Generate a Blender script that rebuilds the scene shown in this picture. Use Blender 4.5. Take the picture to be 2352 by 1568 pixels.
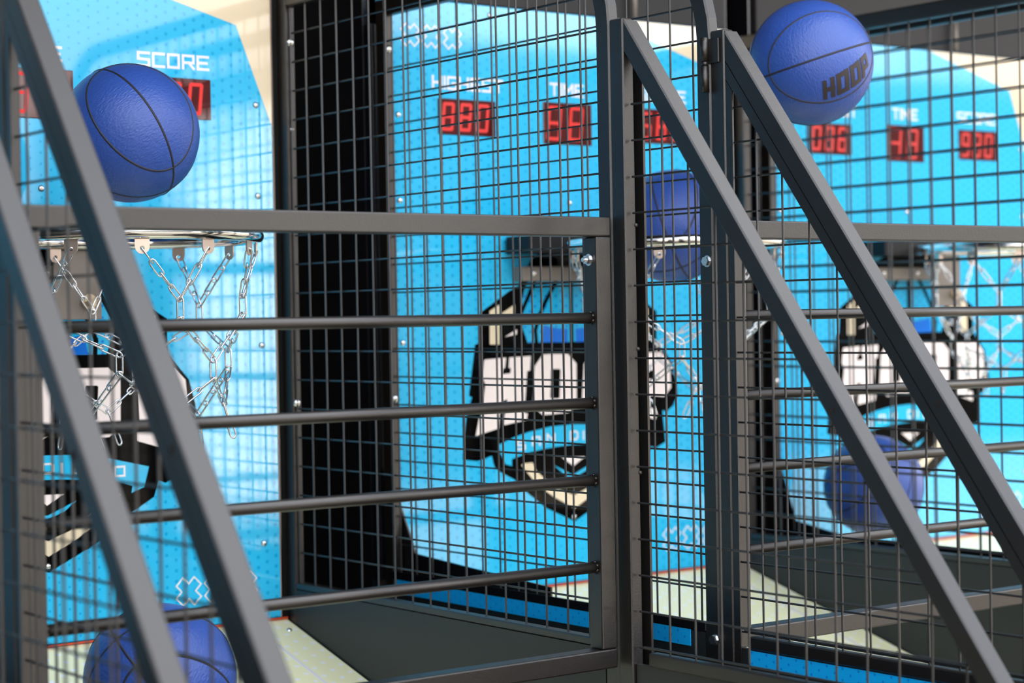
import bpy, bmesh, math, random
from mathutils import Vector, Matrix
random.seed(7)
D = bpy.data
for o in list(D.objects):
    D.objects.remove(o)
SC = bpy.context.scene
COL = SC.collection
HZ = 1.35          # camera height above the pavement; all z values below are written relative to it

# ------------------------------------------------------------------ camera
cam = D.cameras.new('camera'); co = D.objects.new('camera', cam); COL.objects.link(co)
cam.sensor_width = 36; cam.lens = 69.71; cam.clip_start = .05; cam.clip_end = 500
R3 = Matrix(((0.7973, 0.0208, -0.6032), (-0.6033, -0.0018, -0.7975), (-0.0177, 0.9998, 0.0111)))
co.matrix_world = Matrix.Translation((0, 0, HZ)) @ R3.to_4x4()
cam.dof.use_dof = True; cam.dof.focus_distance = 2.92; cam.dof.aperture_fstop = 3.7
SC.camera = co
SC.view_settings.view_transform = 'Standard'; SC.view_settings.look = 'None'
SC.view_settings.gamma = 1; SC.view_settings.use_curve_mapping = False
SC.view_settings.exposure = 0.90

# ------------------------------------------------------------------ sky and sun
def N(nt, t, **kw):
    n = nt.nodes.new(t)
    for k, v in kw.items(): setattr(n, k, v)
    return n
W = D.worlds.new('sky'); SC.world = W; W.use_nodes = True
nt = W.node_tree; nt.nodes.clear(); L = nt.links.new
tc = N(nt, 'ShaderNodeTexCoord'); sp = N(nt, 'ShaderNodeSeparateXYZ'); L(tc.outputs['Generated'], sp.inputs[0])
cr = N(nt, 'ShaderNodeValToRGB'); L(sp.outputs['Z'], cr.inputs[0])
e = cr.color_ramp.elements
e[0].position = 0.0; e[0].color = (1.25, 1.08, .96, 1)
e[1].position = 1.0; e[1].color = (.26, .38, .62, 1)
x = e.new(.12); x.color = (1.02, .96, .92, 1)
x = e.new(.4); x.color = (.30, .37, .50, 1)
no = N(nt, 'ShaderNodeTexNoise'); no.inputs['Scale'].default_value = 2.6; no.inputs['Detail'].default_value = 5
mp = N(nt, 'ShaderNodeMapping'); mp.inputs['Scale'].default_value = (1, 1, 2.4); mp.inputs['Location'].default_value = (3.3, 1.2, .4)
L(tc.outputs['Generated'], mp.inputs[0]); L(mp.outputs[0], no.inputs['Vector'])
c2 = N(nt, 'ShaderNodeValToRGB'); L(no.outputs[0], c2.inputs[0])
c2.color_ramp.elements[0].position = .47; c2.color_ramp.elements[1].position = .60
mx = N(nt, 'ShaderNodeMixRGB'); L(c2.outputs[0], mx.inputs[0]); L(cr.outputs[0], mx.inputs[1])
mx.inputs[2].default_value = (2.3, 2.25, 2.2, 1)
bg = N(nt, 'ShaderNodeBackground'); bg.inputs[1].default_value = 1.75; L(mx.outputs[0], bg.inputs[0])
wo = N(nt, 'ShaderNodeOutputWorld'); L(bg.outputs[0], wo.inputs[0])
sl = D.lights.new('sun', 'SUN'); sl.energy = 15.0; sl.angle = math.radians(.6); sl.color = (1, .93, .82)
so = D.objects.new('sun', sl); COL.objects.link(so); so.location = (2, 8, 8)
# the sun stands behind the machines, which shade their own front; the pavement beyond is sunlit
so.rotation_euler = Vector((-.12, -.82, -.56)).to_track_quat('-Z', 'Y').to_euler()

# ------------------------------------------------------------------ materials
def mat(name, col, rough=.5, metal=0., spec=.5, ior=1.5, emit=None, es=1., bump=None, coat=0.):
    m = D.materials.new(name); m.use_nodes = True; nt = m.node_tree
    b = nt.nodes['Principled BSDF']
    b.inputs['Base Color'].default_value = (*col, 1); b.inputs['Roughness'].default_value = rough
    b.inputs['Metallic'].default_value = metal; b.inputs['IOR'].default_value = ior
    b.inputs['Specular IOR Level'].default_value = spec; b.inputs['Coat Weight'].default_value = coat
    if emit: b.inputs['Emission Color'].default_value = (*emit, 1); b.inputs['Emission Strength'].default_value = es
    if bump:
        sc, st, det = bump
        t = N(nt, 'ShaderNodeTexCoord'); n = N(nt, 'ShaderNodeTexNoise'); n.inputs['Scale'].default_value = sc; n.inputs['Detail'].default_value = det
        nt.links.new(t.outputs['Object'], n.inputs['Vector'])
        bu = N(nt, 'ShaderNodeBump'); bu.inputs['Strength'].default_value = st; bu.inputs['Distance'].default_value = .001
        nt.links.new(n.outputs[0], bu.inputs['Height']); nt.links.new(bu.outputs[0], b.inputs['Normal'])
    return m
BLACK = mat('black_powder_coat', (.0062, .0044, .0034), .40, spec=.8, bump=(420, .22, 2))
WIRE = mat('wire_coat', (.008, .0085, .010), .42, spec=.8)
GLOSSB = mat('gloss_black_sheet', (.006, .006, .008), .16)
PANEL = mat('charcoal_sheet', (.012, .014, .0145), .5)
HEAD = mat('header_sheet', (.010, .010, .012), .5, spec=.32)
CHROME = mat('polished_steel', (.80, .78, .74), .09, 1)
ZINC = mat('zinc_plated_steel', (.72, .73, .74), .26, 1)
CHAIN = mat('galvanised_chain', (.74, .75, .77), .22, 1)
MATTE = mat('matte_black', (.003, .003, .004), .55, spec=.3)
LUG = mat('bronzed_steel', (.62, .50, .42), .36, .85)
TAUPE = mat('warm_painted_steel', (.19, .165, .145), .38)
CREAM = mat('cream_print', (.80, .69, .50), .06, ior=1.72)
WHITE = mat('white_print', (.86, .84, .88), .06, ior=1.72)
OFFW = mat('letter_print', (.93, .84, .83), .06, ior=1.72)
BLKP = mat('black_print', (.0012, .0012, .0014), .06, spec=.3, ior=1.36)
CYANP = mat('cyan_print', (.02, .50, .86), .06, ior=1.72)
DEEPP = mat('deep_blue_print', (.004, .16, .72), .06, ior=1.72)
TAN = mat('tan_edge', (.50, .30, .20), .5)
RED = mat('red_edge', (.62, .06, .01), .5)
DGLASS = mat('display_window', (.075, .003, .004), .05, ior=1.72)
LED = mat('lit_segment', (.12, .001, .001), .4, emit=(1, .012, .008), es=.42)
BRASSY = mat('zinc_yellow_bolt', (.62, .52, .38), .32, .8)
CONC = mat('pavement', (.30, .25, .19), .9)

def dot_mat(name, base, dot, px, pz, r, rough=.06, ior=1.72, fade=True, axes='XZ'):
    """plain print with a staggered lattice of dots in object space"""
    m = D.materials.new(name); m.use_nodes = True; nt = m.node_tree; l = nt.links.new
    b = nt.nodes['Principled BSDF']; b.inputs['Roughness'].default_value = rough; b.inputs['IOR'].default_value = ior
    t = N(nt, 'ShaderNodeTexCoord'); s = N(nt, 'ShaderNodeSeparateXYZ'); l(t.outputs['Object'], s.inputs[0])
    def M(op, a, c=None, c2=None):
        n = N(nt, 'ShaderNodeMath', operation=op)
        for i, v in enumerate((a, c, c2)):
            if v is None: continue
            if isinstance(v, (int, float)): n.inputs[i].default_value = v
            else: l(v, n.inputs[i])
        return n.outputs[0]
    u = s.outputs[axes[0]]; v = s.outputs[axes[1]]
    def lattice(du, dv):
        a = M('SUBTRACT', M('FRACT', M('ADD', M('DIVIDE', u, px), du)), .5)
        c = M('SUBTRACT', M('FRACT', M('ADD', M('DIVIDE', v, pz), dv)), .5)
        a = M('MULTIPLY', a, px); c = M('MULTIPLY', c, pz)
        return M('SQRT', M('ADD', M('MULTIPLY', a, a), M('MULTIPLY', c, c)))
    d = M('MINIMUM', lattice(0., 0.), lattice(.5, .5))
    rad = r
    if fade:                                   # halftone: the printed dots shrink towards the middle
        q = M('MULTIPLY', M('ABSOLUTE', u), 2.1); q = M('MINIMUM', M('ADD', M('MULTIPLY', q, q), .70), 1.)
        rad = M('MULTIPLY', q, r)
    k = M('MULTIPLY', M('SUBTRACT', rad, d), 2500.); k = M('MINIMUM', M('MAXIMUM', k, 0.), 1.)
    mx = N(nt, 'ShaderNodeMixRGB'); l(k, mx.inputs[0]); mx.inputs[1].default_value = (*base, 1); mx.inputs[2].default_value = (*dot, 1)
    l(mx.outputs[0], b.inputs['Base Color'])
    return m
BOARD = dot_mat('board_print', (.030, .505, .87), (.006, .38, .76), .036, .0185, .0037)
DECK = dot_mat('deck_print', (.90, .88, .56), (.92, .92, .96), .052, .030, .0046, rough=.35, ior=1.5, fade=False, axes='XY')
STRIP = dot_mat('strip_print', (.006, .46, 1.0), (.003, .26, .80), .030, .016, .0022, rough=.3, ior=1.5, fade=False, axes='YZ')
BALLCY = dot_mat('ball_print', (.02, .46, .82), (.005, .20, .72), .026, .020, .0030, fade=False)

def leather():
    m = D.materials.new('blue_leather'); m.use_nodes = True; nt = m.node_tree; l = nt.links.new
    b = nt.nodes['Principled BSDF']; b.inputs['Base Color'].default_value = (.026, .075, .33, 1)
    b.inputs['Roughness'].default_value = .40; b.inputs['Specular IOR Level'].default_value = .5
    t = N(nt, 'ShaderNodeTexCoord'); mp = N(nt, 'ShaderNodeMapping'); l(t.outputs['Object'], mp.inputs[0])
    mp.inputs['Scale'].default_value = (1, .45, .45)
    w = N(nt, 'ShaderNodeTexNoise'); w.inputs['Scale'].default_value = 420; w.inputs['Detail'].default_value = 1.5; l(mp.outputs[0], w.inputs['Vector'])
    bu = N(nt, 'ShaderNodeBump'); bu.inputs['Strength'].default_value = .8; bu.inputs['Distance'].default_value = .0013
    l(w.outputs[0], bu.inputs['Height']); l(bu.outputs[0], b.inputs['Normal'])
    return m
LEATHER = leather()
SEAM = mat('seam_rubber', (.012, .013, .022), .6)
INK = mat('ball_ink', (.02, .016, .02), .5)

# ------------------------------------------------------------------ object helpers
def thing(name, label, cat, loc, group=None):
    o = D.objects.new(name, None); COL.objects.link(o)
    o.location = (loc[0], loc[1], loc[2] + HZ); o.empty_display_size = .05
    o['label'] = label; o['category'] = cat
    if group: o['group'] = group
    return o
def origin(par):
    v = Vector((0, 0, 0))
    while par is not None:
        v += par.location; par = par.parent
    return v
def link(name, me, par, label=None, kind=None, loc=None):
    o = D.objects.new(name, me); COL.objects.link(o); o.parent = par
    if loc is not None: o.location = loc
    if label: o['label'] = label
    if kind: o['kind'] = kind
    return o
def part(name, bm, m, par, label=None, kind=None, smooth=False):
    """bm holds scene coordinates (z relative to HZ); the mesh is stored relative to its parent"""
    off = Vector((0, 0, HZ)) - origin(par)
    bm.transform(Matrix.Translation(off))
    bmesh.ops.recalc_face_normals(bm, faces=bm.faces)
    me = D.meshes.new(name); bm.to_mesh(me); bm.free(); me.materials.append(m)
    if smooth:
        for p in me.polygons: p.use_smooth = True
    return link(name, me, par, label, kind)
def box(bm, a, b, bev=.0, seg=1):
    x0, y0, z0 = [min(a[i], b[i]) for i in range(3)]; x1, y1, z1 = [max(a[i], b[i]) for i in range(3)]
    vs = [bm.verts.new(p) for p in ((x0, y0, z0), (x1, y0, z0), (x1, y1, z0), (x0, y1, z0), (x0, y0, z1), (x1, y0, z1), (x1, y1, z1), (x0, y1, z1))]
    fs = [bm.faces.new([vs[i] for i in q]) for q in ((0, 3, 2, 1), (4, 5, 6, 7), (0, 1, 5, 4), (1, 2, 6, 5), (2, 3, 7, 6), (3, 0, 4, 7))]
    if bev:
        ed = {e for f in fs for e in f.edges}
        bmesh.ops.bevel(bm, geom=list(ed), offset=bev, segments=seg, profile=.5, affect='EDGES')
    return bm
def nb(): return bmesh.new()
def prism(bm, poly, x0, x1, axis='X'):
    """extrude a polygon: axis X takes (y,z) points, axis Y takes (x,z), axis Z takes (x,y)"""
    def P(q, t):
        return {'X': (t, q[0], q[1]), 'Y': (q[0], t, q[1]), 'Z': (q[0], q[1], t)}[axis]
    a = [bm.verts.new(P(q, x0)) for q in poly]; b = [bm.verts.new(P(q, x1)) for q in poly]
    bm.faces.new(a); bm.faces.new(list(reversed(b)))
    n = len(poly)
    for i in range(n): bm.faces.new((a[i], b[i], b[(i + 1) % n], a[(i + 1) % n]))
    return bm
def ring(bm, c, u, v, r, n): return [bm.verts.new(c + u * (r * math.cos(2 * math.pi * i / n)) + v * (r * math.sin(2 * math.pi * i / n))) for i in range(n)]
def tube(bm, pts, r, n=8, closed=False, caps=True):
    pts = [Vector(p) for p in pts]; N_ = len(pts); rings = []
    prev = None
    for i, p in enumerate(pts):
        if closed: t = pts[(i + 1) % N_] - pts[i - 1]
        else: t = pts[min(i + 1, N_ - 1)] - pts[max(i - 1, 0)]
        t.normalize()
        if prev is None:
            a = Vector((0, 0, 1)) if abs(t.z) < .9 else Vector((1, 0, 0)); u = t.cross(a).normalized()
        else: u = (prev - t * prev.dot(t)).normalized()
        prev = u; rings.append(ring(bm, p, u, t.cross(u), r, n))
    m = N_ if closed else N_ - 1
    for i in range(m):
        A, B = rings[i], rings[(i + 1) % N_]
        for k in range(n): bm.faces.new((A[k], A[(k + 1) % n], B[(k + 1) % n], B[k]))
    if caps and not closed: bm.faces.new(rings[0]); bm.faces.new(rings[-1])
    return bm
def cyl(bm, a, b, r, n=16): return tube(bm, [a, b], r, n)
def rect_sweep(bm, path, x0, x1, hw, bev=.0025):
    """rectangular tube (width x0..x1) swept along a (y,z) path, hw half thickness in the plane"""
    P = [Vector(p) for p in path]; rings = []
    for i, p in enumerate(P):
        t1 = (P[i] - P[i - 1]).normalized() if i else (P[1] - P[0]).normalized()
        t2 = (P[i + 1] - P[i]).normalized() if i < len(P) - 1 else t1
        t = (t1 + t2).normalized(); n = Vector((-t.y, t.x)); k = hw / max(.3, t.dot(t1))
        b = bev
        sec = [(x0 + b, -1), (x1 - b, -1), (x1, -1 + b / hw), (x1, 1 - b / hw), (x1 - b, 1), (x0 + b, 1), (x0, 1 - b / hw), (x0, -1 + b / hw)]
        rings.append([bm.verts.new((sx, p.x + n.x * s * k, p.y + n.y * s * k)) for sx, s in sec])
    for i in range(len(P) - 1):
        A, B = rings[i], rings[i + 1]
        for k in range(8): bm.faces.new((A[k], A[(k + 1) % 8], B[(k + 1) % 8], B[k]))
    bm.faces.new(rings[0]); bm.faces.new(rings[-1])
    return bm
def hexbolt(bm, c, d, s=1.):
    """washer, hex head and thread stub seen along direction d"""
    c = Vector(c); d = Vector(d).normalized()
    cyl(bm, c, c + d * .0016 * s, .0085 * s, 18)
    tube(bm, [c + d * .0016 * s, c + d * .0075 * s], .0064 * s, 6)
    cyl(bm, c + d * .0075 * s, c + d * .0125 * s, .0032 * s, 10)
def dome(bm, c, d, r):
    c = Vector(c); d = Vector(d).normalized(); a = Vector((0, 0, 1)) if abs(d.z) < .9 else Vector((1, 0, 0))
    u = d.cross(a).normalized(); v = d.cross(u); prev = None; n = 12
    for k in range(4):
        t = k / 3 * math.pi / 2 * .92
        rg = ring(bm, c + d * (r * .6 * math.sin(t)), u, v, r * math.cos(t), n)
        if prev:
            for i in range(n): bm.faces.new((prev[i], prev[(i + 1) % n], rg[(i + 1) % n], rg[i]))
        prev = rg
    bm.faces.new(prev)

# ------------------------------------------------------------------ ground
g = nb(); box(g, (-60, -60, -HZ - .1), (60, 60, -HZ))
me = D.meshes.new('floor'); bmesh.ops.recalc_face_normals(g, faces=g.faces); g.transform(Matrix.Translation((0, 0, HZ))); g.to_mesh(me); g.free(); me.materials.append(CONC)
fl = D.objects.new('floor', me); COL.objects.link(fl); fl['kind'] = 'structure'

# unseen blocks and a tent shape added behind the camera to shape the reflections
def simple(name, label, cat, a, b, m, poly=None):
    t = thing(name, label, cat, ((a[0] + b[0]) / 2, (a[1] + b[1]) / 2, -HZ))
    g = nb()
    if poly: prism(g, poly, a[1], b[1], 'Y')
    else: box(g, a, b, .05)
    part('prop_body' if poly is None else 'prop_tent', g, m, t); return t
DARKB = mat('dark_prop', (.008, .009, .010), .8)
TENTM = mat('white_prop', (.85, .84, .82), .7)
bd = simple('dark_reflection_block', 'long dark block added unseen behind the photographer to darken reflections', 'building', (8.8, -14, -HZ + .01), (45, -7.0, 2.3), DARKB)
simple('low_reflection_block', 'low dark block added unseen behind the photographer to darken reflections, left of the tent shape', 'building', (-25, -14, -HZ + .01), (7.1, -9.0, 1.0), DARKB)
simple('reflection_tent', 'white tent shape added unseen behind the photographer to brighten reflections', 'tent', (7.2, -8.9, -HZ), (8.7, -7.4, 0), TENTM,
       [(7.2, -HZ + .01), (8.7, -HZ + .01), (8.7, 1.0), (7.95, 1.75), (7.2, 1.0)])

def setting(name, a, b, m):
    g = nb(); box(g, a, b); g.transform(Matrix.Translation((0, 0, HZ))); bmesh.ops.recalc_face_normals(g, faces=g.faces)
    me = D.meshes.new(name); g.to_mesh(me); g.free(); me.materials.append(m)
    o = D.objects.new(name, me); COL.objects.link(o); o['kind'] = 'structure'
setting('shade_wall_left', (-1.35, .6, -HZ), (-1.25, 3.42, 1.40), PANEL)  # unseen dark wall, added to keep light off the left-facing sides
setting('shade_roof', (-1.35, 2.0, 1.405), (8, 3.5, 1.46), HEAD)  # unseen roof, added to block the overhead sky above the machines

# ------------------------------------------------------------------ measured layout
XZ, XA, XB, XC = .3405, 1.3605, 2.4784, 3.4715          # board centres
BH = .4415                                    # half board width
YB, ZT, ZB = 3.08, .606, -.525                # board front, top, bottom
WHO = {XA: 'left', XB: 'middle', XC: 'right'}

# ------------------------------------------------------------------ rear cabinets
def cabinet(xc, xl, xr, label, n):
    t = thing('rear_cabinet', label, 'cabinet', (xc, 3.25, -HZ), 'black rear cabinets of the three machines')
    g = nb(); box(g, (xl, 3.112, -HZ), (xl + .012, 3.40, 1.34), .001); part('side_wall', g, GLOSSB, t)
    g = nb(); box(g, (xr - .012, 3.112, -HZ), (xr, 3.40, 1.34), .001); part('side_wall', g, GLOSSB, t)
    g = nb(); box(g, (xl + .013, 3.10, ZT + .004), (xr - .013, 3.14, 1.34), .002); part('header_panel', g, HEAD, t)
    g = nb(); box(g, (xl + .013, 3.385, -HZ), (xr - .013, 3.40, 1.34)); part('back_wall', g, PANEL, t)
    g = nb(); box(g, (xl - .005, 3.10, 1.341), (xr + .005, 3.41, 1.37), .002); part('top_cover', g, PANEL, t)
    g = nb(); cyl(g, (xc + .1865, 3.088, ZT + .008), (xc + .1865, 3.088, .685), .006, 14); part('cable_conduit', g, TAUPE, t, smooth=True)
    g = nb(); box(g, (xl + .0, 3.0835, -.48), (xl + .018, 3.111, .553), .002); part('corner_post', g, GLOSSB, t)
cabinet(XA, .898, 1.8245, 'black rear cabinet housing the leftmost blue backboard', 0)
cabinet(XB, 2.018, 2.945, 'black rear cabinet housing the middle backboard, its glossy side seen through the mesh', 1)
cabinet(XC, 3.010, 3.938, 'black rear cabinet housing the rightmost backboard', 2)

g = nb(); box(g, (-4, 3.43, -HZ), (8, 3.50, 1.38)); g.transform(Matrix.Translation((0, 0, HZ))); bmesh.ops.recalc_face_normals(g, faces=g.faces)  # dark sheet added behind the cabinets to stop sun and sky leaking through
me = D.meshes.new('shade_wall_back'); g.to_mesh(me); g.free(); me.materials.append(PANEL)
wb = D.objects.new('shade_wall_back', me); COL.objects.link(wb); wb['kind'] = 'structure'
cabinet(XZ, -.122, .8045, 'black rear cabinet of the neighbouring machine left of the frame', 3)

# ------------------------------------------------------------------ stroke lettering
GL = {'H': [[(0, 0), (0, 1)], [(1, 0), (1, 1)], [(0, .5), (1, .5)]], 'I': [[(0, 0), (0, 1)]],
      'G': [[(1, 1), (0, 1), (0, 0), (1, 0), (1, .48), (.55, .48)]], 'E': [[(1, 1), (0, 1), (0, 0), (1, 0)], [(0, .5), (.85, .5)]],
      'S': [[(1, 1), (0, 1), (0, .52), (1, .48), (1, 0), (0, 0)]], 'T': [[(0, 1), (1, 1)], [(.5, 1), (.5, 0)]],
      'M': [[(0, 0), (0, 1), (.5, .4), (1, 1), (1, 0)]], 'C': [[(1, 1), (0, 1), (0, 0), (1, 0)]], 'O': [[(0, 0), (0, 1), (1, 1), (1, 0), (0, 0)]],
      'R': [[(0, 0), (0, 1), (1, 1), (1, .45), (0, .45)], [(.55, .45), (1, 0)]], 'A': [[(0, 0), (0, 1), (1, 1), (1, 0)], [(0, .45), (1, .45)]],
      'N': [[(0, 0), (0, 1), (1, 0), (1, 1)]], 'D': [[(0, 0), (0, 1), (.8, 1), (1, .8), (1, .2), (.8, 0), (0, 0)]],
      'P': [[(0, 0), (0, 1), (1, 1), (1, .4), (0, .4)]], ' ': []}
def strokes(bm, lines, w, f, sub=1):
    """ribbons of width w along 2D polylines; f maps (x,y,depth) to 3D"""
    cnt = 0
    for ln in lines:
        for (x0, y0), (x1, y1) in zip(ln, ln[1:]):
            d = Vector((x1 - x0, y1 - y0)); l = d.length
            if l < 1e-9: continue
            d /= l; n = Vector((-d.y, d.x)) * (w / 2); a = Vector((x0, y0)) - d * (w / 2); b = Vector((x1, y1)) + d * (w / 2)
            k = max(1, sub); prev = None; q = -.06 * cnt; cnt += 1
            for i in range(k + 1):
                c = a.lerp(b, i / k)
                cur = [bm.verts.new(f(c.x + n.x, c.y + n.y, q)), bm.verts.new(f(c.x - n.x, c.y - n.y, q)),
                       bm.verts.new(f(c.x - n.x, c.y - n.y, 1)), bm.verts.new(f(c.x + n.x, c.y + n.y, 1))]
                if prev:
                    for j in range(4): bm.faces.new((prev[j], prev[(j + 1) % 4], cur[(j + 1) % 4], cur[j]))
                else: bm.faces.new(cur)
                prev = cur
            bm.faces.new(prev)
def word(txt, x0, x1, y0, h, w, gap=.30, group=False):
    """lay the word between x0 and x1; I takes no width"""
    units = [0 if c == 'I' else (.6 if c == ' ' else (1.15 if c == 'M' else 1.)) for c in txt]
    s = sum(units) + gap * (len(txt) - 1) * 1.35
    k = (x1 - x0 - w) / s; x = x0 + w / 2; out = []
    for c, u in zip(txt, units):
        ls = [[(x + p[0] * u * k, y0 + w / 2 + p[1] * (h - w)) for p in ln] for ln in GL[c]]
        if group: out.append(ls)
        else: out += ls
        x += (u + gap * 1.35) * k
    return out
def poly_face(bm, outer, holes, xc, y0, y1):
    """flat print plate on the board plane with holes (triangulated), y0 front .. y1 back"""
    loops = [outer] + holes; edges = []
    for lp in loops:
        vs = [bm.verts.new((xc + p[0], y0, p[1])) for p in lp]
        edges += [bm.edges.new((vs[i], vs[(i + 1) % len(vs)])) for i in range(len(vs))]
    r = bmesh.ops.triangle_fill(bm, use_beauty=True, use_dissolve=False, edges=edges)
    fs = [f for f in r['geom'] if isinstance(f, bmesh.types.BMFace)]
    ex = bmesh.ops.extrude_face_region(bm, geom=fs)
    vs = [v for v in ex['geom'] if isinstance(v, bmesh.types.BMVert)]
    bmesh.ops.translate(bm, verts=vs, vec=(0, y1 - y0, 0))

# emblem outlines in metres from the board centre line
SILL = [(-0.0638, 0.1299), (-0.0842, 0.1255), (-0.0991, 0.1169), (-0.1075, 0.1031), (-0.1324, 0.0629), (-0.1511, 0.0566), (-0.2238, 0.0143), (-0.2303, -0.045), (-0.2381, -0.0473), (-0.2544, -0.1451), (-0.2472, -0.1479), (-0.2617, -0.1867), (-0.2724, -0.266), (-0.2379, -0.2711), (-0.2027, -0.2626), (-0.1967, -0.2839), (-0.1825, -0.2952), (-0.1487, -0.3121), (-0.1147, -0.3418), (-0.0722, -0.3725), (0.0, -0.4047)]
SILR = [(0.0879, -0.363), (0.1533, -0.3157), (0.1943, -0.2927), (0.2038, -0.2653), (0.2163, -0.2703), (0.2448, -0.2583), (0.2373, -0.193), (0.2492, -0.1958), (0.2659, -0.1852), (0.2799, -0.1633), (0.2761, -0.1345), (0.265, -0.0937), (0.2243, -0.048), (0.2251, 0.012), (0.1511, 0.0566), (0.1324, 0.0629), (0.1075, 0.1031), (0.0991, 0.1169), (0.0842, 0.1255), (0.0638, 0.1299)]
BARP = [(-0.2022, 0.0170), (-0.1785, 0.0290), (-0.1797, -0.0481), (-0.2032, -0.0476)]
TRIP = [(-0.1757, 0.0107), (-0.1411, 0.0292), (-0.1416, 0.002)]
SLIV = [(-0.1663, -0.0337), (-0.1369, -0.0195), (-0.1371, -0.029)]
BIN = [(-0.0900, 0.1000), (-0.1054, 0.0755), (-0.1136, 0.0649), (-0.1236, 0.0375), (-0.1235, -0.0155), (-0.1108, -0.0465)]
DEEP = [(-0.071, -0.0131), (-0.0371, -0.019), (-0.0096, -0.0206), (-0.0102, -0.0475), (-0.0772, -0.0461)]
LH = [(-0.2168, -0.0766), (-0.1645, -0.0737), (-0.1676, -0.0936), (-0.1715, -0.0946), (-0.1744, -0.106), (-0.1546, -0.1045), (-0.1531, -0.0951), (-0.1584, -0.0939), (-0.1566, -0.0739), (-0.1039, -0.0721), (-0.1061, -0.1007), (-0.1134, -0.1016), (-0.1219, -0.1829), (-0.1139, -0.1847), (-0.1168, -0.1973), (-0.1727, -0.2049), (-0.171, -0.1886), (-0.1624, -0.1549), (-0.1756, -0.1575), (-0.1828, -0.186), (-0.1846, -0.2101), (-0.2407, -0.2226), (-0.2322, -0.188), (-0.2265, -0.1862), (-0.2153, -0.1246), (-0.2222, -0.1098)]
LO = [(-0.0736, -0.0697), (-0.0108, -0.0701), (0.011, -0.0901), (0.0096, -0.1749), (-0.012, -0.1874), (-0.0763, -0.1895), (-0.1015, -0.1704), (-0.0944, -0.0925)]
LOH = [(-0.0518, -0.0992), (-0.0321, -0.0997), (-0.0299, -0.1019), (-0.0333, -0.1559), (-0.0361, -0.158), (-0.0552, -0.1577), (-0.0571, -0.155), (-0.0541, -0.1012)]
LP = [(0.158, -0.0713), (0.2372, -0.0735), (0.2585, -0.0944), (0.2616, -0.1468), (0.2424, -0.1651), (0.2029, -0.1603), (0.2041, -0.1875), (0.2184, -0.1892), (0.2179, -0.2116), (0.1635, -0.1955), (0.1632, -0.1767), (0.170, -0.1756), (0.167, -0.1000), (0.158, -0.0990)]
LPH = [(0.197, -0.109), (0.2156, -0.1095), (0.2151, -0.1276), (0.1965, -0.1271)]
BAN = [(-0.1544, -0.2716), (-0.1547, -0.2853), (-0.1704, -0.2808), (-0.1818, -0.2596), (-0.1861, -0.2425), (-0.1495, -0.2297), (-0.112, -0.2209), (-0.0578, -0.2128), (-0.0029, -0.2110), (.056, -.2128), (0.1208, -0.2245), (0.1856, -0.2402), (0.1761, -0.2745), (0.1519, -0.2833), (0.1543, -0.2711), (0.1371, -0.2651), (.072, -.2560), (.031, -.2528), (-0.0037, -0.2516), (-0.0313, -0.2528), (-0.0723, -0.256), (-0.1129, -0.2612)]
CTRI = [(-0.0305, -0.2754), (0.0290, -0.2770), (-0.0013, -0.2942)]
CV = [(-0.0513, -0.2893), (-0.0065, -0.3105), (0.0, -0.3105), (.0513, -.2893), (0.0290, -0.3060), (0.0, -.3170), (-0.0162, -0.3161)]
CRV = [(-0.1316, -0.2846), (-0.1254, -0.2817), (-0.104, -0.2813), (-0.0949, -0.2984), (-0.0683, -0.3193), (-0.036, -0.3396), (0, -0.3526), (0.036, -0.3396), (0.0683, -0.3193), (0.0949, -0.2984), (0.104, -0.2813), (0.1254, -0.2817), (0.1316, -0.2846), (0.1165, -0.3014), (0.0955, -0.324), (0.0527, -0.3524), (0, -0.3787), (-0.0527, -0.3524), (-0.0955, -0.324), (-0.1165, -0.3014)]
def mir(p): return [(-x, z) for x, z in reversed(p)]

SEG = {'0': 'abcdef', '8': 'abcdefg', '6': 'acdefg', '3': 'abcdg', '9': 'abcdfg', '1': 'bc', '2': 'abdeg'}
def digit_mesh(bm, ch, x, z, w, h, y, sl=.10):
    P = {'a': ((0, 1), (1, 1)), 'b': ((1, 1), (1, .5)), 'c': ((1, .5), (1, 0)), 'd': ((0, 0), (1, 0)), 'e': ((0, .5), (0, 0)), 'f': ((0, 1), (0, .5)), 'g': ((0, .5), (1, .5))}
    lines = []
    for s in SEG[ch]:
        a, b = P[s]; a = Vector(a); b = Vector(b); d = (b - a) * .09; a = a + d; b = b - d
        lines.append([(x + a.x * w + sl * a.y * h, z + a.y * h), (x + b.x * w + sl * b.y * h, z + b.y * h)])
    strokes(bm, lines, .0062, lambda u, v, k: (u, y + k * .0006, v))

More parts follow.
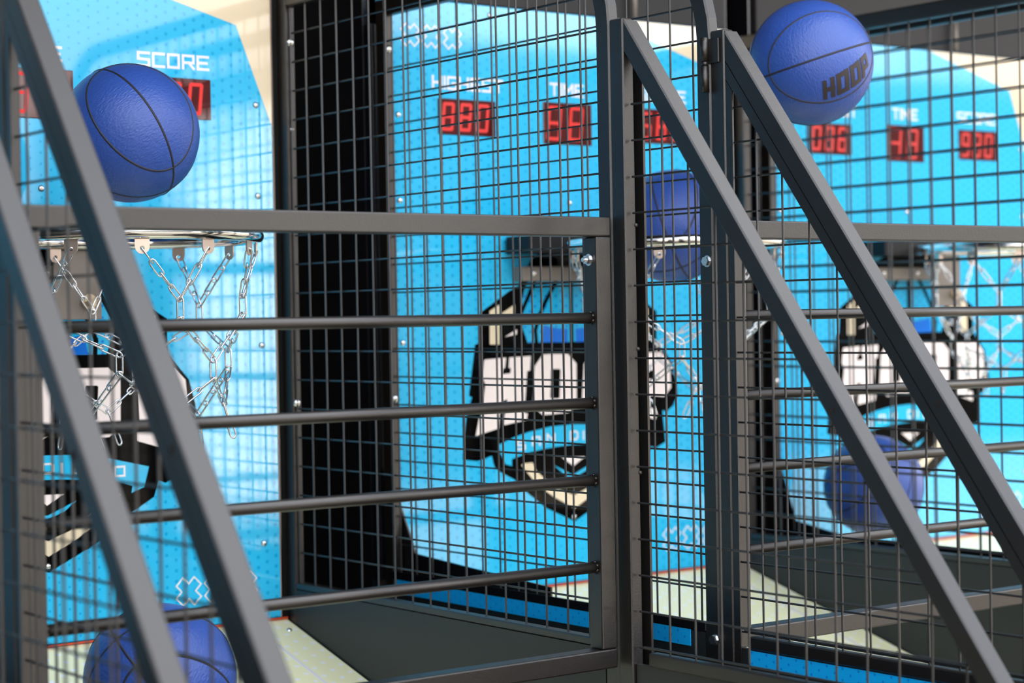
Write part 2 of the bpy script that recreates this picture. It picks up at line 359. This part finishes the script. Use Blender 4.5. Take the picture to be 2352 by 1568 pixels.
def backboard(xc, label, digits):
    t = thing('backboard', label, 'backboard', (xc, YB, ZB), 'blue arcade backboards')
    F = YB
    g = nb(); box(g, (xc - BH, F, ZB), (xc + BH, F + .018, ZT), .0015); part('panel', g, BOARD, t)
    # cream corner shapes, printed
    for c in ([(.0845, ZT - .001), (.371, .527), (BH - .0015, .352), (BH - .0015, ZT - .001)],):
        g = nb(); poly_face(g, c, [], xc, F - .0004, F); part('corner_print', g, CREAM, t, 'cream printed corner of the board')
    g = nb(); box(g, (xc + BH + .0005, F + .002, ZB), (xc + BH + .0018, F + .018, ZT - .01)); part('edge_band', g, TAN, t, 'thin tan edge of the board')
    # emblem
    g = nb(); poly_face(g, SILL + SILR, [], xc, F - .0005, F); em = part('emblem', g, BLKP, t, 'black emblem reading HOOP over SAN DIEGO')
    def dec(polys, m, d, nm, lab=None, holes=()):
        g = nb()
        for i, p in enumerate(polys): poly_face(g, p, [holes[i]] if i < len(holes) and holes[i] else [], xc, F - d, F - .0005)
        return part(nm, g, m, em, lab)
    dec([BIN + mir(BIN)], BALLCY, .0007, 'ball_field', 'cyan field behind the emblem letters')
    for q in (DEEP, mir(DEEP)): dec([q], DEEPP, .0009, 'deep_blue_field', 'deeper blue patch')  # deeper blue areas of the emblem print
    g = nb(); f = lambda u, v, k: (xc + u, F - .0011 + k * .0004, v)
    l1 = [(-0.083, 0.088), (-0.0954, 0.066), (-0.1091, 0.0418), (-0.1283, 0.0079)]
    l2 = [(-0.034, 0.100), (-0.0378, 0.0732), (-0.0659, 0.0327), (-0.0828, 0.003), (-0.0915, -0.0224), (-0.0893, -0.0469)]
    strokes(g, [l1, l2, [(-x, z) for x, z in l1], [(-x, z) for x, z in l2], [(0, .10), (0, -.047)],
                [(-.1, .09), (-.088, .107), (-.064, .113), (-.04, .107), (-.03, .095)], [(.1, .09), (.088, .107), (.064, .113), (.04, .107), (.03, .095)]], .0085, f)
    part('ball_lines', g, BLKP, em)
    for q in (BARP, mir(BARP), TRIP, mir(TRIP), CRV): dec([q], CREAM, .0007, 'cream_accent', 'cream printed shape')
    sh_ = lambda P_: [(x + .1245, z + .001) for x, z in P_]
    for q, h, ch in ((LH, None, 'H'), (LO, LOH, 'O'), (sh_(LO), sh_(LOH), 'O'), (LP, LPH, 'P')): dec([q], OFFW, .0008, 'letter', 'white block letter ' + ch, holes=(h,))
    for q in (SLIV, mir(SLIV), CTRI): dec([q], OFFW, .0008, 'white_accent')  # white printed slivers and small triangle
    dec([BAN], CYANP, .0007, 'banner', 'cyan banner'); dec([CV], CYANP, .0007, 'chevron', 'cyan chevron')
    ln = []
    for ch, x in zip('SAN', (-.140, -.103, -.066)): ln += [(ch, x)]
    for ch, x in zip('DIEGO', (-.0075, .026, .047, .0845, .1215)): ln += [(ch, x)]
    for ch, x in ln:
        L_ = []
        zb = -.2410 - (x + .008) ** 2 * .72
        for q in GL[ch]: L_.append([(x + p[0] * .018, zb + p[1] * .0155) for p in q])
        g = nb(); strokes(g, L_, .0034, lambda u, v, k: (xc + u, F - .0010 + k * .0003, v)); part('banner_letter', g, WHITE, em, 'white letter ' + ch)

    # headings
    f = lambda u, v, k: (xc + u, F - .0005 + k * .0005, v)
    for txt, a, b, z in (('HIGHEST', -.328, -.160, .4385), ('TIME', -.0445, .0415, .4405), ('SCORE', .178, .3165, .4425)):
        for ch, ls in zip(txt, word(txt, a, b, z, .0262, .0045, group=True)):
            g = nb(); strokes(g, ls, .0045, f); part('heading_letter', g, WHITE, t, 'white letter ' + ch + ' of the heading ' + txt)
    # little crosses, outlined
    def cross(cx, cz, s, w):
        a = .38; k = .74; base = [((x - y) * k, (x + y) * k) for x, y in [(a, 1), (a, a), (1, a), (1, -a), (a, -a), (a, -1), (-a, -1), (-a, -a), (-1, -a), (-1, a), (-a, a), (-a, 1)]]
        pts = [(cx + x * s, cz + z * s) for x, z in base]; return [pts + [pts[0]]]
    for cx, cz, s in [(-.376, .537, .0205), (-.328, .537, .0205), (-.279, .537, .0205), (.2570, -.461, .0235), (.3120, -.461, .0235), (.3670, -.461, .0235)]:
        g = nb(); strokes(g, cross(cx, cz, s, .0022), .0026, f); part('cross_mark', g, WHITE, t)
    # displays
    for (a, b, z0, z1), ds in zip(((-.3155, -.181, .3535, .4215), (-.063, .0595, .3455, .4275), (.1820, .3175, .3570, .4270)), digits):
        g = nb(); box(g, (xc + a, F - .003, z0), (xc + b, F, z1), .0008); dp = part('score_display', g, DGLASS, t, 'dark red display window with red digits')
        n = len(ds); w = (b - a - .012) / n; 
        for i, ch in enumerate(ds):
            g = nb(); digit_mesh(g, ch, xc + a + .0085 + i * w, z0 + .010, w * .52, z1 - z0 - .020, F - .0038); part('digit', g, LED, dp)
    for x, z in ((-.406, .386), (-.406, .226), (.408, .388), (.409, .227), (0, .230), (-.405, -.040), (.411, -.038), (.408, -.390), (-.002, -.395), (-.189, .588), (.1927, .5938)):
        g = nb(); dome(g, (xc + x, F - .0005, z), (0, -1, 0), .0058); part('screw', g, ZINC, t, smooth=True)
backboard(XA, 'large blue backboard at the left, nearest, behind the ball over the chrome hoop', ('880', '88', '880'))
backboard(XZ, 'blue backboard of the neighbouring machine left of the frame', ('000', '60', '000'))
backboard(XB, 'blue backboard in the middle seen through wire mesh, with three red displays', ('880', '88', '680'))
backboard(XC, 'farthest blue backboard at the right with TIME and SCORE displays in view', ('088', '38', '980'))

# ------------------------------------------------------------------ hoops with chain nets
RY, RR, RZ = 2.765, .1955, .1345
def link_mesh():
    bm = nb(); pts = []; a, b = .0105, .0046
    for i in range(5): t = math.pi * i / 4; pts.append((b * math.cos(t), 0, a + b * math.sin(t)))
    for i in range(5): t = math.pi + math.pi * i / 4; pts.append((b * math.cos(t), 0, -a + b * math.sin(t)))
    tube(bm, pts, .00135, 6, closed=True); bmesh.ops.recalc_face_normals(bm, faces=bm.faces)
    me = D.meshes.new('chain_link'); bm.to_mesh(me); bm.free(); me.materials.append(CHAIN)
    for p in me.polygons: p.use_smooth = True
    return me
LINK = link_mesh()
def chain(par, A, B, rnd):
    A = Vector(A); B = Vector(B); d = B - A; n = max(1, round(d.length / .0262)); d.normalize(); st = (B - A) / n
    base = origin(par) - Vector((0, 0, HZ)); q = d.to_track_quat('Z', 'Y'); s = st.length / .0262
    for i in range(n):
        o = D.objects.new('chain_link', LINK); COL.objects.link(o); o.parent = par
        o.location = A + st * (i + .5) - base
        o.rotation_mode = 'QUATERNION'; o.rotation_quaternion = q @ Vector((0, 0, 1)).to_track_quat('Z', 'Y') @ Matrix.Rotation((i % 2) * 1.35 + rnd.uniform(-.35, .35) + .4, 3, 'Z').to_quaternion()
        o.scale = (1, 1, s * 1.12)
def hoop(xc, label, seed, sway):
    rnd = random.Random(seed)
    t = thing('basketball_hoop', label, 'hoop', (xc, RY, RZ), 'chrome hoops with chain nets')
    g = nb(); tube(g, [(xc + RR * math.cos(a), RY + RR * math.sin(a), RZ) for a in [2 * math.pi * i / 72 for i in range(72)]], .0104, 16, closed=True); part('rim', g, CHROME, t, smooth=True)
    NL = 12; lug = []
    for i in range(NL):
        a = 2 * math.pi * (i + .32) / NL; ca, sa = math.cos(a), math.sin(a)
        c = Vector((xc + RR * ca, RY + RR * sa, 0)); tx, ty = -sa, ca
        g = nb(); w = .0105; prof = [(-w, RZ - .004), (-w, RZ - .021)] + [(-w * math.cos(k), RZ - .021 - w * math.sin(k)) for k in (.5, 1.05, 1.57, 2.1, 2.64)] + [(w, RZ - .021), (w, RZ - .004)]
        hole = [(.0035 * math.cos(k * math.pi / 4), RZ - .023 + .0035 * math.sin(k * math.pi / 4)) for k in range(8)]
        poly_face(g, prof, [hole], 0, -.0012, .0012)
        g.transform(Matrix(((tx, ca, 0, c.x), (ty, sa, 0, c.y), (0, 0, 1, 0), (0, 0, 0, 1))))
        part('lug', g, LUG, t)
        lug.append(Vector((c.x, c.y, RZ - .024)))
    S = Vector(sway)
    def ringp(k, off, r, z, amp): 
        out = []
        for i in range(6):
            a = 2 * math.pi * (i * 2 + .32 + off) / NL
            out.append(Vector((xc + r * math.cos(a), RY + r * math.sin(a), z)) + S * amp + Vector((rnd.uniform(-.01, .01), rnd.uniform(-.01, .01), rnd.uniform(-.012, .012))))
        return out
    J1 = ringp(0, .5, RR * .90, RZ - .100, .25); J1b = [p + Vector((0, 0, -.028)) * 1. for p in J1]
    J2 = ringp(1, 1.5, RR * .74, RZ - .185, .6); J2b = [p + Vector((0, 0, -.028)) for p in J2]
    J3 = ringp(2, .5, RR * .62, RZ - .268, 1.)
    for i in range(6):
        chain(t, lug[2 * i], J1[i], rnd); chain(t, lug[2 * i + 1], J1[i], rnd); chain(t, J1[i], J1b[i], rnd)
        chain(t, J1b[i], J2[i], rnd); chain(t, J1b[(i + 1) % 6], J2[i], rnd); chain(t, J2[i], J2b[i], rnd)
        chain(t, J2b[i], J3[i], rnd); chain(t, J2b[i - 1], J3[i], rnd)
        chain(t, J3[i], J3[i] + Vector((rnd.uniform(-.02, .02), rnd.uniform(-.02, .02), -.05)), rnd)
    # bracket
    g = nb(); box(g, (xc - .147, 3.044, .0735), (xc + .140, 3.074, .1020), .002); part('bracket_bar', g, TAUPE, t, 'taupe steel cross bar under the hoop')
    g = nb(); box(g, (xc - .165, 2.998, .127), (xc + .13, 3.074, .160), .002); part('hinge_box', g, MATTE, t, 'black hinge box behind the rim')
    for sx in (-1, 1):
        g = nb(); box(g, (xc + sx * .055 - .012, 2.955, .129), (xc + sx * .055 + .012, 2.998, .148), .002); part('rim_arm', g, ZINC, t)
    g = nb(); box(g, (xc - .030, 2.970, .012), (xc + .052, 2.976, .124), .001); part('center_plate', g, TAUPE, t)
    g = nb(); cyl(g, (xc + .028, 2.969, .041), (xc + .028, 2.964, .041), .0125, 22); tube(g, [(xc + .028, 2.964, .041), (xc + .028, 2.953, .041)], .0085, 6); part('pivot_bolt', g, BRASSY, t)
    for x in (-.120, .124, -.01):
        g = nb(); dome(g, (xc + x, 3.0435, .089), (0, -1, 0), .0055); part('screw', g, ZINC, t, smooth=True)
hoop(XA, 'chrome hoop with chain net below the blue ball at the left', 3, (.018, .0, .0))
hoop(XB, 'hoop half hidden by the gate post, a blue ball dropping through it', 8, (-.03, .0, .0))
hoop(XC, 'farthest hoop at the right edge, its chain net in front of the right emblem', 12, (.01, .0, .0))

# ------------------------------------------------------------------ ball ramps
def ramp(xc, label):
    t = thing('ball_ramp', label, 'ramp', (xc, YB, ZB), 'cream dotted ball ramps')
    x0, x1 = xc - BH + .007, xc + BH + .010; sl = .287; y1 = 2.20
    def P(x, y, d=0): return (x, y, ZB - .004 - (YB - y) * sl + d)
    g = nb(); a = [P(x0, YB - .001), P(x1, YB - .001), P(x1, y1), P(x0, y1)]
    v = [g.verts.new(p) for p in a] + [g.verts.new((p[0], p[1], p[2] - .012)) for p in a]
    for q in ((0, 1, 2, 3), (7, 6, 5, 4), (0, 4, 5, 1), (1, 5, 6, 2), (2, 6, 7, 3), (3, 7, 4, 0)): g.faces.new([v[i] for i in q])
    part('deck', g, DECK, t)
    g = nb(); box(g, (x0, YB - .006, ZB - .003), (x1, YB - .0015, ZB + .0), .0005); part('edge_strip', g, RED, t, 'thin red strip along the board foot')
    g = nb()
    def f(u, v, k): return P(u, v, .0008 * k - .0002)
    g.free()
    for xa, sg in ((x1 - .075, -1), (x0 + .075, 1)):
        g = nb(); strokes(g, [[(xa, YB - .10), (xa, y1 + .02)], [(xa, YB - .10), (xa + sg * .095, YB - .04)]], .007, f); part('painted_line', g, WHITE, t)
    for y in (3.035, 2.62):
        for x in (x1 - .022, x0 + .022):
            g = nb(); dome(g, P(x, y, .0), (0, -.28, 1), .0055); part('screw', g, ZINC, t, smooth=True)
ramp(XA, 'cream ball ramp with white dots at the foot of the left backboard')
ramp(XB, 'cream ball ramp in the middle machine behind the gate post')
ramp(XC, 'cream ball ramp at the right edge, mostly behind dark side panels')

# ------------------------------------------------------------------ cage side panels
def wires(rows, cols, x, y0, y1, z0, z1, lim=None, r=.00165):
    """welded mesh in the plane x; lim(y) gives the top limit"""
    g = nb(); n = 6
    for z in rows:
        a, b = y0, y1
        if lim:                                   # clip the row where the slanted brace cuts it
            while a < b and lim(a) < z: a += .002
        if b - a > .01 and z0 < z < z1: tube(g, [(x, a, z), (x, b, z)], r, n)
    for y in cols:
        top = min(z1, lim(y)) if lim else z1
        if top - z0 > .01: tube(g, [(x - 2 * r, y, z0), (x - 2 * r, y, top)], r, n)
    return g
def frange(a, s, n): return [a + s * i for i in range(n)]
PZT, PZB = .577, -.476                            # rail centre lines
def cage_panel(x, yf, yb, label, rows, cols, strip=False, bolts=(), gusset=None, group='black cage side panels'):
    t = thing('cage_panel', label, 'fence panel', (x + .01, (yf + yb) / 2, -HZ), group)
    R = .165; yc, zc = yf + .015 + R, PZT - R
    path = [(yf + .015, -HZ + .002), (yf + .015, zc)] + [(yc - R * math.cos(a), zc + R * math.sin(a)) for a in [math.pi / 2 * k / 9 for k in range(1, 10)]] + [(yb - .0005, PZT)]
    g = nb(); rect_sweep(g, path, x, x + .020, .015); part('bent_tube', g, BLACK, t)
    g = nb(); box(g, (x, yb, -HZ + .002), (x + .020, yb + .030, PZT + .015), .002); part('back_post', g, BLACK, t)
    g = nb(); box(g, (x, yf + .0305, PZB + .002), (x + .020, yb - .0005, PZB + .014), .002); part('bottom_rail', g, BLACK, t)
    g = wires(rows, cols, x + .012, yf + .03, yb + .001, PZB + .012, PZT - .013); part('wire_mesh', g, WIRE, t, kind='stuff')
    g = nb(); box(g, (x + .0005, yf + .031, -HZ + .01), (x + .010, yb - .001, PZB + .0015)); part('lower_panel', g, PANEL, t)
    if strip:
        g = nb(); box(g, (x - .0015, yf + .062, -.4985), (x - .0003, yb - .01, -.4735)); part('blue_strip', g, STRIP, t, 'bright blue dotted strip')
        g = nb(); box(g, (x - .0012, yf - .02 + .05, -.4730), (x - .0002, yb + .01, -.4585)); part('rail_cap', g, GLOSSB, t)
    if gusset:
        g = nb(); prism(g, gusset, x + .0205, x + .024); part('gusset_plate', g, GLOSSB, t, 'black stepped plate beside the board')
    for y, z, s in bolts:
        g = nb(); (dome(g, (x + .010, yb - .0003, z), (0, -1, 0), .0075 * s)); part('bolt', g, ZINC, t, smooth=True)
    return t
rows1 = frange(.4130 + 3 * .0514, -.0514, 20); cols1 = frange(3.0485, -.05085, 17)
cage_panel(1.815, 2.160, 3.052, 'cage panel of wire mesh right of the left hoop, directly behind the near gate post',
           rows1, cols1, bolts=[(0, .500, 1.05), (0, -.142, 1.05), (0, .345, .55)])
cols2 = frange(3.0283, -.0508, 17); rows2 = frange(.4652 + .0515, -.0515, 19)
GUS = [(3.077, -.52), (3.077, -.245), (3.052, -.330), (3.000, -.425), (2.82, -.436), (2.60, -.448), (2.60, -.52)]
cage_panel(2.018, 2.1695, 3.040, 'cage panel of wire mesh second from left, its far half over the middle backboard', rows2, cols2, strip=True,
           bolts=[(0, .500, 1.05), (0, -.142, 1.05)], gusset=GUS)
cage_panel(.898, 2.160, 3.052, 'cage panel left of the frame, along the left side of the left machine', frange(.4130 + .1542, -.0514, 20), cols1)
cage_panel(.795, 2.160, 3.052, 'cage panel of the neighbouring machine left of the frame', frange(.4130 + .1542, -.0514, 20), cols1)
rows3 = frange(.5147, -.0518, 19); cols3 = frange(3.0206, -.0528, 17)
cage_panel(2.933, 2.150, 3.052, 'wire mesh cage panel behind the flying ball, right side of the middle machine', rows3, cols3, bolts=[(0, .500, 1.05)])
cols4 = frange(3.0056, -.0555, 16); rows4 = frange(.5240, -.0530, 19)
GUS4 = [(3.077, -.52), (3.077, -.200), (3.060, -.320), (3.015, -.440), (2.87, -.462), (2.60, -.470), (2.60, -.52)]
cage_panel(3.010, 2.150, 3.052, 'farthest cage panel of wire mesh, close beside its twin in front of the right backboard', rows4, cols4, strip=True, bolts=[(0, .45, 1.0), (0, -.142, 1.0)], gusset=GUS4)

# ------------------------------------------------------------------ slanted front guards
SLP = 1.315
def guard(x, yp, label, rows, cols, double=False, hinge=False, strip=False, hole=None, foot=.62):
    """post at yp..yp+.03, brace falling towards the street, mesh under it"""
    t = thing('front_guard', label, 'guard rail', (x + .01, yp - .5, -HZ), 'slanted black front guards')
    ztop = .422
    g = nb(); box(g, (x, yp, -HZ + .002), (x + .020, yp + .0295, ztop), .002); part('post', g, BLACK, t)
    # brace: rectangular tube whose upper edge starts at the post top
    ye = yp - 1.30; ln = lambda y, d=0.: ztop - (yp - y) * SLP - d
    dv = .047
    g = nb(); prism(g, [(yp - .0005, ztop - .001), (yp - .0005, ztop - dv), (ye, ln(ye, dv)), (ye, ln(ye)), ], x, x + .0275)
    bmesh.ops.bevel(g, geom=list(g.edges), offset=.002, segments=1, affect='EDGES')
    br = part('brace', g, BLACK, t)
    if hole:
        g = nb(); cyl(g, (x - .0006, hole[0], hole[1]), (x + .002, hole[0], hole[1]), .0052, 16); part('hole', g, mat('hole_dark', (.002, .002, .002), .9), br)
    dm = dv
    if double:
        g = nb(); dm = dv + .026
        prism(g, [(yp - .001, ztop - dv - .0012), (yp - .001, ztop - dm), (ye, ln(ye, dm)), (ye, ln(ye, dv + .0012))], x + .001, x + .018); part('mesh_flat_bar', g, BLACK, t)
    fw = .014 + .017 * (not double)
    fx = (x + .0015, x + .004) if double else (x + .029, x + .033)
    ya, yz = (yp - fw, yp - .001) if double else (yp - .007, yp + .0295)
    g = nb(); prism(g, [(ya, -HZ + .01), (ya, ln(ya, dm) - .001), (yz, ln(min(yz, yp), dm) - .001), (yz, -HZ + .01)], *fx); part('side_flange', g, BLACK, t)
    g = nb(); box(g, (x + .001, yp - (ztop - dm + .470) / SLP + .012, -.489), (x + .018, yp - .032, -.470), .002); part('bottom_rail', g, BLACK, t)
    lim = lambda y: ln(y, dm - .004)
    g = nb(); r = .00165
    for z in rows:
        # row runs from the brace back to the post
        ys = yp - (ztop - dm + .004 - z) / SLP; ys = max(ys, ye + .02)
        if z > -.47 and yp - .006 - ys > .02: tube(g, [(x + .011, ys, z), (x + .011, yp - .004, z)], r, 6)
    for y in cols:
        if ye + .03 < y < yp - .01 and lim(y) > -.46: tube(g, [(x + .0075, y, -.484), (x + .0075, y, lim(y))], r, 6)
    part('wire_mesh', g, WIRE, t, kind='stuff')
    g = nb(); tube(g, [(x + .004, yp - .02, -.463), (x + .004, yp - (ztop - dm + .463) / SLP + .01, -.463)], .0016, 6); part('edge_wire', g, WIRE, t)
    yl = yp - (ztop - dm + .49) / SLP
    g = nb(); prism(g, [(yp - .002, -HZ + .01), (yp - .002, -.4895), (yl + .01, -.4895), (yp - (ztop - dm + HZ - .01) / SLP + .01, -HZ + .01)], x + .005, x + .013); part('lower_panel', g, PANEL, t)
    if strip:
        g = nb(); box(g, (x + .0035, 1.535, -.5165), (x + .0047, yp - .03, -.4912)); part('blue_strip', g, STRIP, t, 'bright blue dotted strip')
    if hole and not double:
        g = nb()
        for z in (.13, -.045, -.22): dome(g, (x + .0195, yp - .0005, z), (0, -1, 0), .0030)
        part('weld_bead', g, BLACK, t, kind='stuff', smooth=True)
    if hinge:
        g = nb(); cyl(g, (x - .007, yp + .034, .412), (x - .007, yp + .034, .378), .0062, 18); cyl(g, (x - .007, yp + .034, .377), (x - .007, yp + .034, .371), .0050, 18); cyl(g, (x - .007, yp + .034, .370), (x - .007, yp + .034, .332), .0062, 18)
        h = part('hinge', g, BLACK, t, smooth=True)
        g = nb(); box(g, (x - .0035, yp + .008, .374), (x - .0003, yp + .032, .410), .0008); box(g, (x - .0035, yp + .036, .333), (x - .0003, yp + .046, .370), .0008); part('hinge_leaf', g, BLACK, h)
    return t
cg = frange(2.0584, -.0523, 27); rg = frange(.3001 + .0511, -.0511, 17)
guard(1.815, 2.130, 'slanted guard whose brace starts at the near post and crosses to the lower right corner', rg, cg, hole=(1.739, -.121))
guard(2.018, 2.139, 'second slanted guard from the right, with hinge at its top, behind the nearer one', frange(.3060 + .0515, -.0515, 17), frange(2.0824, -.0521, 27), double=True, hinge=True, strip=True, hole=(1.742, -.121))
guard(.898, 2.130, 'slanted guard at the left crossing in front of the blue ball and hoop', frange(.3235, -.0538, 16), frange(2.0854, -.0506, 28), double=True, hole=(1.739, -.121))
guard(.795, 2.130, 'leftmost, nearest slanted guard, out of focus', frange(.3238, -.0530, 16), frange(2.087, -.0506, 28), hole=(1.739, -.121))

# ------------------------------------------------------------------ gates
def gate(x0, x1, label, bolt=True):
    t = thing('barrier_gate', label, 'gate', ((x0 + x1) / 2, 2.165, -.4955), 'black barred gates')
    y0, y1 = 2.1205 + .0295, 2.1785
    zt, zb, w = .142, -.4955, .0275
    g = nb(); box(g, (x0, y0, zt - w), (x1, y1, zt), .0022, 2); part('top_rail', g, BLACK, t)
    g = nb(); box(g, (x0, y0, zb), (x1, y1, zb + w), .0022, 2); part('bottom_rail', g, BLACK, t)
    for a in (x0, x1 - w):
        g = nb(); box(g, (a, y0, zb + w + .0003), (a + w, y1, zt - w - .0003), .0022, 2); part('stile', g, BLACK, t)
    for z in (0., -.120, -.2293, -.3522):
        g = nb(); cyl(g, (x0 + w - .001, 2.1645, z), (x1 - w + .001, 2.1645, z), .0079, 24); part('rod', g, BLACK, t, smooth=True)
        g = nb()
        for sx in (x0 + w + .0015, x1 - w - .0015):
            for k in range(7):
                a = k * .9; dome(g, (sx, 2.1645 + .0086 * math.cos(a), z + .0086 * math.sin(a)), (0, math.cos(a), math.sin(a)), .0022)
        part('weld_bead', g, BLACK, t, kind='stuff', smooth=True)
    if bolt:
        g = nb(); hexbolt(g, (x1 - w - .0004, 2.165, .082), (-1, 0, 0), 1.); part('bolt', g, ZINC, t)
    return t
gate(.9200, 1.8045, 'near black steel gate with four round bars across the left machine')
gate(2.0390, 2.9230, 'farther black steel gate with round bars behind the two right braces', bolt=False)
# bolts on the side of the second cage panel
bt = [o for o in D.objects if o.name.startswith('cage_panel')][1]
for y, z in ((2.181, .0815), (2.178, -.483)):
    g = nb(); c = Vector((2.018, y, z)); cyl(g, c, c + Vector((-.0016, 0, 0)), .0088, 20); tube(g, [c + Vector((-.0016, 0, 0)), c + Vector((-.007, 0, 0))], .0072, 6); part('bolt', g, ZINC, bt)

# ------------------------------------------------------------------ basketballs
BR = .1055
def ball_shell():
    bm = nb(); bmesh.ops.create_icosphere(bm, subdivisions=5, radius=BR)
    me = D.meshes.new('cover'); bm.to_mesh(me); bm.free(); me.materials.append(LEATHER)
    for p in me.polygons: p.use_smooth = True
    return me
def seam_mesh():
    bm = nb(); r = .0021; R_ = BR - .0010; n = 72
    def C(f): tube(bm, [f(2 * math.pi * i / n) for i in range(n)], r, 6, closed=True)
    C(lambda a: Vector((math.cos(a), math.sin(a), 0)) * R_)
    C(lambda a: Vector((math.cos(a), 0, math.sin(a))) * R_)
    for s in (-1, 1):
        def side(a):
            u, v = math.tan(math.radians(60)) * math.cos(a), math.tan(math.radians(45)) * math.sin(a)
            return Vector((u, s * 1., v)).normalized() * R_
        C(side)
    bmesh.ops.recalc_face_normals(bm, faces=bm.faces)
    me = D.meshes.new('seam'); bm.to_mesh(me); bm.free(); me.materials.append(SEAM)
    for p in me.polygons: p.use_smooth = True
    return me
SHELL, SEAMS = ball_shell(), seam_mesh()
def ball(c, label, rot, text=None):
    t = thing('basketball', label, 'basketball', c, 'blue basketballs')
    sh = link('cover', SHELL, t); se = link('seam', SEAMS, t, 'dark grooves')
    for o in (sh, se): o.rotation_euler = rot
    if text:
        cdir, right, up = [Vector(v).normalized() for v in text]
        right = (right - cdir * right.dot(cdir)).normalized(); up = cdir.cross(right) * -1 if up.dot(cdir.cross(right)) < 0 else cdir.cross(right)
        def f(u, v, k): return (cdir + right * u + up * v).normalized() * (BR + .0003 + .0005 * k)
        g = nb(); ls = word('HOOP', -.52, .52, -.17, .36, .075, .55)
        ls = [[(x + .22 * y, y) for x, y in l] for l in ls]
        strokes(g, ls, .082, f, 5)
        bmesh.ops.recalc_face_normals(g, faces=g.faces); me = D.meshes.new('lettering'); g.to_mesh(me); g.free(); me.materials.append(INK)
        link('lettering', me, t, 'black letters HOOP')
CR, CU, CF = Vector((0.7973, -0.6033, -0.0177)), Vector((0.0208, -0.0018, 0.9998)), Vector((.6032, .7975, -.0111))
def rot_yx(y_img, x_img):
    Y = (CR * y_img[0] + CU * y_img[1] - CF * y_img[2]).normalized()
    X = (CR * x_img[0] + CU * x_img[1] - CF * x_img[2]); X = (X - Y * X.dot(Y)).normalized(); Z = X.cross(Y)
    return Matrix((X, Y, Z)).transposed().to_euler()
def rot_from(x_img, z_img):
    """euler so that the ball's local x points along image direction x_img and local z near z_img; each (right, up, towards camera)"""
    X = (CR * x_img[0] + CU * x_img[1] - CF * x_img[2]).normalized()
    Z = (CR * z_img[0] + CU * z_img[1] - CF * z_img[2]); Z = (Z - X * Z.dot(X)).normalized(); Y = Z.cross(X)
    return Matrix((X, Y, Z)).transposed().to_euler()
ball((1.3651, 2.7612, .294), 'blue basketball in the air just above the left chrome hoop', rot_yx((.40, .33, .85), (.586, -.787, .056)))
ball((2.4848, 2.780, .1690), 'blue basketball dropping through the middle hoop', rot_from((.1, -.75, .65), (.9, .25, .3)))
ball((2.4437, 2.3769, .4258), 'blue basketball flying at top right, HOOP lettered on it', rot_yx((.15, 0, .98), (.95, .32, -.1)),
     (CR * .50 + CU * -.36 - CF * .79, CR * .85 + CU * .36, CU * .95 - CR * .3))
ball((3.135, 2.885, -.364), 'blue basketball low behind the right braces, in front of the farthest board', rot_from((.6, .5, .6), (.1, .9, -.4)))
ball((1.2639, 2.4959, -.4917), 'blue basketball cut by the bottom edge at the left, above the ramp', rot_from((-.45, .62, .64), (.7, .6, -.1)))
